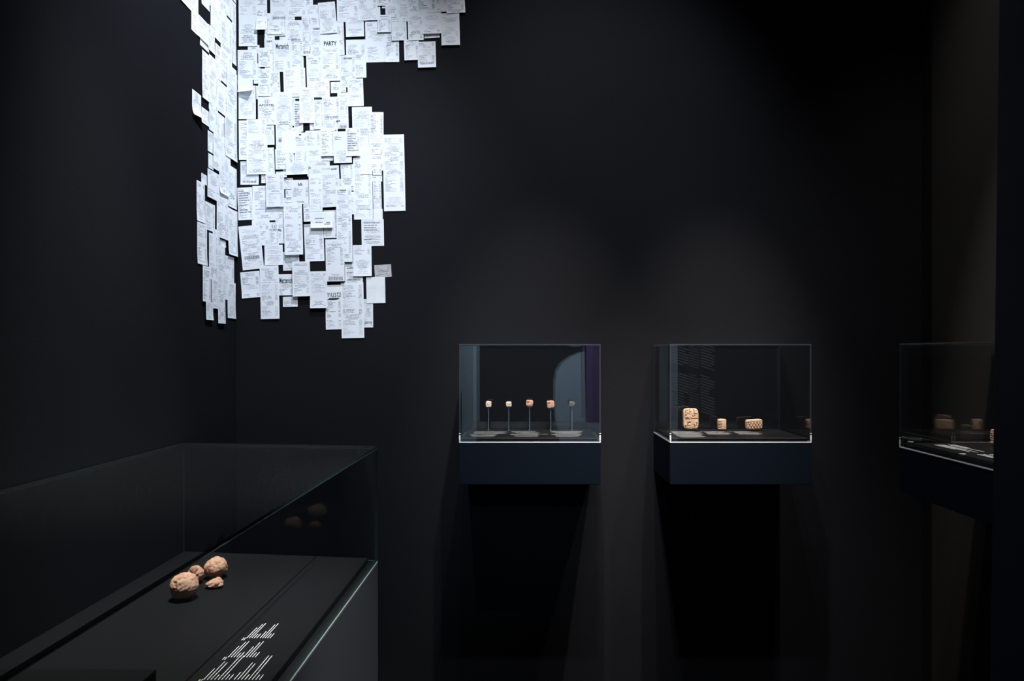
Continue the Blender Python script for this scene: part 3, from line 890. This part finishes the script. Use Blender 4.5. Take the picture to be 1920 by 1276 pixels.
def overlap(a, b):
    return a[0] < b[2] and b[0] < a[2] and a[1] < b[3] and b[1] < a[3]

ORD = ['first', 'second', 'third', 'fourth', 'fifth', 'sixth', 'seventh', 'eighth', 'ninth', 'tenth', 'eleventh', 'twelfth',
       'thirteenth', 'fourteenth', 'fifteenth', 'sixteenth', 'seventeenth', 'eighteenth', 'nineteenth', 'twentieth',
       'twenty-first', 'twenty-second', 'twenty-third', 'twenty-fourth', 'twenty-fifth', 'twenty-sixth', 'twenty-seventh', 'twenty-eighth']

def place(items, wall):
    """items: dicts with wall-plane centre (s, z), width, height, tilt, feature, curl, pixel centre"""
    rects = []
    for it in items:
        rects.append((it['s'] - it['w'] / 2, it['z'] - it['h'] / 2, it['s'] + it['w'] / 2, it['z'] + it['h'] / 2))
    layer = [0] * len(items)
    for i in range(len(items)):
        for j in range(i):
            if overlap(rects[i], rects[j]):
                layer[i] = max(layer[i], layer[j] + 1)
    # columns and order within each column, for the labels
    cols = {}
    for i, it in enumerate(items):
        cols.setdefault(it['col'], []).append(i)
    labels = [None] * len(items)
    for c, ids in cols.items():
        ids.sort(key=lambda q: -rects[q][3])
        for n_, q in enumerate(ids):
            it = items[q]
            ar = it['h'] / it['w']
            look = {'grey': 'grey', 'blank': 'blank white', 'faint': 'faintly printed', 'bold': 'boldly printed', 'hand': 'handwritten', 'crease': 'creased'}.get(it['f'], None)
            if it['f'].startswith('bar'):
                look = 'barcoded'
            elif it['f'] in ('MERZ', 'PARTY', 'APOS', 'MUSTA', 'BFT', 'MOOD', 'ARLES', 'head'):
                look = 'black-headed'
            if not look:
                look = 'long white' if ar > 2.6 else 'short white' if ar < 1.15 else 'white'
            if wall == 'back':
                labels[q] = '%s receipt on the back wall, %s column from the corner, %s from the top' % (look, ORD[c], ORD[n_])
            else:
                labels[q] = '%s receipt on the left wall, %s column from the corner, %s from the top' % (look, ORD[c], ORD[n_])
    rg3 = random.Random(21 if wall == 'back' else 22)
    for i, it in enumerate(items):
        r = rects[i]
        low = (r[0] + 0.004, r[1], r[2] - 0.004, r[1] + 0.38 * (r[3] - r[1]))
        covered = any(overlap(low, rects[j]) for j in range(i + 1, len(items)))
        base = 0.0008 + layer[i] * 0.00035
        free = not covered
        cu = it['curl'] * (0.0005 if it['curl'] < 6 else 0.001) * (0.7 + 0.6 * rg3.random())
        V, Fc, U1, U2 = sheet(it['w'], it['h'], base, cu, rg3, free)
        me = bpy.data.meshes.new('receipt')
        me.from_pydata(V, [], Fc)
        for nm, U in (('mm', U1), ('unit', U2)):
            lay = me.uv_layers.new(name=nm)
            for lp in me.loops:
                lay.data[lp.index].uv = U[lp.vertex_index]
        me.polygons.foreach_set('use_smooth', [True] * len(me.polygons))
        f = it['f']
        m = M['greypaper'] if f == 'grey' else M['blank'] if f in ('blank', 'faint', 'hand') else M['headed'] if f in ('MERZ', 'PARTY', 'APOS', 'MUSTA', 'BFT') else M['paper']
        o = link('receipt', me, None, (m,))
        t = math.radians(it['tilt'])
        if wall == 'back':
            s_, u_, n_ = Vector((1, 0, 0)), Vector((0, 0, 1)), Vector((0, -1, 0))
            org = Vector((it['s'], YW, it['z']))
        else:
            s_, u_, n_ = Vector((0, 1, 0)), Vector((0, 0, 1)), Vector((1, 0, 0))
            org = Vector((XL, it['s'], it['z']))
        a = s_ * math.cos(t) + u_ * math.sin(t)
        b = u_ * math.cos(t) - s_ * math.sin(t)
        mt = Matrix.Identity(4)
        for q, v in enumerate((a, b, n_)):
            for w_ in range(3):
                mt[w_][q] = v[w_]
        mt.translation = org
        o.matrix_world = mt
        tag(o, labels[i], 'receipt', 'till receipts on the %s wall' % wall)
        W, H = it['w'], it['h']
        def zat(yy):                      # height of the paper at local y
            tt = 0.5 - yy / H
            return base + 0.00014 + (cu * max(0, (tt - 0.62) / 0.38) ** 2 * 1.1 if free else 0)
        def put(name, me2, x, y, mm='ink'):
            p = link(name, me2, o, (M[mm],))
            p.location = (x, y, zat(y))
            return p
        if f.startswith('bar'):
            v = float(f.split()[1])
            V2, F2 = bars(W * 0.72, min(0.012, H * .06 + .003), rg3)
            m2 = bpy.data.meshes.new('barcode'); m2.from_pydata(V2, [], F2)
            put('barcode', m2, 0, H * (0.5 - v), 'greyink')
        elif f == 'MERZ':
            put('heading', text_mesh('Merzenich', 0.046, 0.021, 0.02), 0, H / 2 - 0.0225)
        elif f == 'PARTY':
            put('heading', text_mesh('PARTY', 0.046, 0.0155, 0.03), 0, H / 2 - 0.031)
        elif f == 'APOS':
            put('heading', text_mesh('APOSTEL', 0.056, 0.0075, 0.02), 0, H / 2 - 0.0275)
            n = 20
            R, R2 = 0.0098, 0.0090
            V2 = [(q * math.cos(6.2832 * k_ / n), q * math.sin(6.2832 * k_ / n), 0) for q in (R, R2) for k_ in range(n)]
            m2 = bpy.data.meshes.new('emblem')
            m2.from_pydata(V2, [], [(k_, (k_ + 1) % n, n + (k_ + 1) % n, n + k_) for k_ in range(n)])
            put('emblem', m2, 0, H / 2 - 0.014)
            put('emblem', text_mesh('12', 0.010, 0.009, 0.02), 0, H / 2 - 0.0145)
        elif f == 'BFT':
            put('heading', text_mesh('bft', 0.0165, 0.0115, 0.02), 0, H / 2 - 0.0165)
        elif f == 'MOOD':
            put('heading', text_mesh('mood', 0.022, 0.008, 0.03), -W * .05, H / 2 - 0.014)
        elif f == 'ARLES':
            put('heading', text_mesh('arles', 0.020, 0.008, 0.03), W * .22, H / 2 - 0.012)
        elif f == 'MUSTA':
            put('heading', text_mesh('musta', 0.057, 0.0185, 0.0), W * .03, H / 2 - 0.034)
            V2 = [(-.024, -.003, 0), (.014, -.003, 0), (.024, .004, 0), (-.014, .004, 0)]
            m2 = bpy.data.meshes.new('emblem'); m2.from_pydata(V2, [], [(0, 1, 2, 3)])
            put('emblem', m2, W * .0, H / 2 - 0.0505)
        elif f == 'head':
            V2, F2 = bars(W * 0.5, 0.006, rg3)
            m2 = bpy.data.meshes.new('heading'); m2.from_pydata(V2, [], F2)
            put('heading', m2, 0, H / 2 - 0.012)
        elif f == 'bold':
            V2, F2 = word_rows([(-W * .4, W * rg3.uniform(-.1, .4), H * .5 - .014 - q * .0085) for q in range(int((H - .02) / .0085)) if rg3.random() < .7], rg3, 0.0032, 0.5)
            m2 = bpy.data.meshes.new('bold_print'); m2.from_pydata(V2, [], F2)
            # follow the paper where it lifts
            for vv in m2.vertices:
                vv.co.z = zat(vv.co.y)
            p = link('bold_print', m2, o, (M['greyink'],))
        elif f == 'hand':
            V2, F2 = word_rows([(-W * .3, W * .1, H * .06), (-W * .28, W * .05, -H * .18), (W * .12, W * .4, -H * .3), (W * .2, W * .38, -H * .2)], rg3, 0.003, 0.5)
            m2 = bpy.data.meshes.new('handwriting'); m2.from_pydata(V2, [], F2)
            for vv in m2.vertices:
                vv.co.z = zat(vv.co.y)
            link('handwriting', m2, o, (M['greyink'],))

kw = YW / F
items = []
for c, xl, yt, xr, yb, tilt, f, curl in BACK:
    ox, oy = CROP[c]
    x0, x1, y0, y1 = ox + xl / K, ox + xr / K, oy + yt / K, oy + yb / K
    items.append(dict(s=((x0 + x1) / 2 - CX) * kw, z=EYE - ((y0 + y1) / 2 - CY) * kw, w=(x1 - x0) * kw, h=(y1 - y0) * kw,
                      tilt=tilt, f=f, curl=curl, col=max(0, min(12, int(((x0 + x1) / 2 - 447) / 33)))))
place(items, 'back')
items = []
for c, xl, xr, yt, yb, curl in LEFT:
    ox, oy = CROP[c]
    x0, x1, y0, y1 = ox + xl / K, ox + xr / K, oy + yt / K, oy + yb / K
    Ya, Yb = XL * F / (x0 - CX), XL * F / (x1 - CX)
    Yb = min(Yb, YW - 0.004)
    za, zb_ = EYE - (y0 - CY) * Ya / F, EYE - (y1 - CY) * Ya / F
    items.append(dict(s=(Ya + Yb) / 2, z=(za + zb_) / 2, w=Yb - Ya, h=za - zb_, tilt=random.uniform(-0.8, 0.8), f='', curl=curl,
                      col=max(0, min(5, int((YW - (Ya + Yb) / 2) / 0.078)))))
place(items, 'left')

# ------------------------------------------------------------------ behind the camera: what the acrylic mirrors
def slab(name, outline, y, th, mats):
    n = len(outline)
    V = [(x, yy, z) for yy in (y, y - th) for x, z in outline]
    Fc = [tuple(range(n - 1, -1, -1)), tuple(range(n, 2 * n))] + [(k_, (k_ + 1) % n, n + (k_ + 1) % n, n + k_) for k_ in range(n)]
    o = pydata(name, V, Fc, None, mats)
    bm = bmesh.new(); bm.from_mesh(o.data); bmesh.ops.recalc_face_normals(bm, faces=bm.faces[:]); bm.to_mesh(o.data); bm.free()
    return o
YB = -3.0
sc = (2.215 + 2.215 - YB) / F
def rx(px): return (px - CX) * sc
def rz(py): return EYE - (py - CY) * sc
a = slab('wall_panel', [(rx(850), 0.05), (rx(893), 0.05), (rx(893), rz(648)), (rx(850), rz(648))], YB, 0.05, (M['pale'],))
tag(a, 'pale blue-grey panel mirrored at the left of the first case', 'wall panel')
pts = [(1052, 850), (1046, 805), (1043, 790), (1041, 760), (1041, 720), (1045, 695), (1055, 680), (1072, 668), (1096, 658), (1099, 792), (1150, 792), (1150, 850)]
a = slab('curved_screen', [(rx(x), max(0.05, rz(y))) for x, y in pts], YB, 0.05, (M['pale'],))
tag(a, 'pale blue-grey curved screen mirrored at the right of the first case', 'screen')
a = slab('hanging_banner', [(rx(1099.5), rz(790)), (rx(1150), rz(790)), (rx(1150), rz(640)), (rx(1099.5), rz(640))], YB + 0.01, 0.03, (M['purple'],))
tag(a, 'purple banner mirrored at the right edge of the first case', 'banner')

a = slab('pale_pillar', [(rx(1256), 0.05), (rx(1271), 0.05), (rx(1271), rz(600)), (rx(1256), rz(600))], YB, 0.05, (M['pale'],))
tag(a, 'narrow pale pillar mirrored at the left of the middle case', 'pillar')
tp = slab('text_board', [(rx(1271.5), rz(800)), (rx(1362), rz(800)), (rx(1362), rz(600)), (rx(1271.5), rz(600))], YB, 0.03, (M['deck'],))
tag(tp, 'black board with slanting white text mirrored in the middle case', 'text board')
rgt_ = random.Random(31)
for xa_, xb_2, tops in ((1272, 1291, ((640, 686), (700, 768))), (1314, 1340, ((645, 690), (704, 772)))):
    for ya_, yb_2 in tops:
        y = ya_
        n_ = 0
        V, Fc = [], []
        while y < yb_2:
            xe = xb_2 - rgt_.choice((0, 0, 0, 6, 10))
            q = len(V)
            dy = (xe - xa_) * 0.33
            V += [(rx(xa_), YB + 0.001, rz(y)), (rx(xe), YB + 0.001, rz(y + dy)), (rx(xe), YB + 0.001, rz(y + dy - 2.2)), (rx(xa_), YB + 0.001, rz(y - 2.2))]
            Fc.append((q, q + 3, q + 2, q + 1))
            y += 5.2
        o = pydata('text_block', V, Fc, tp, (M['dimprint'],))
        o['kind'] = 'stuff'
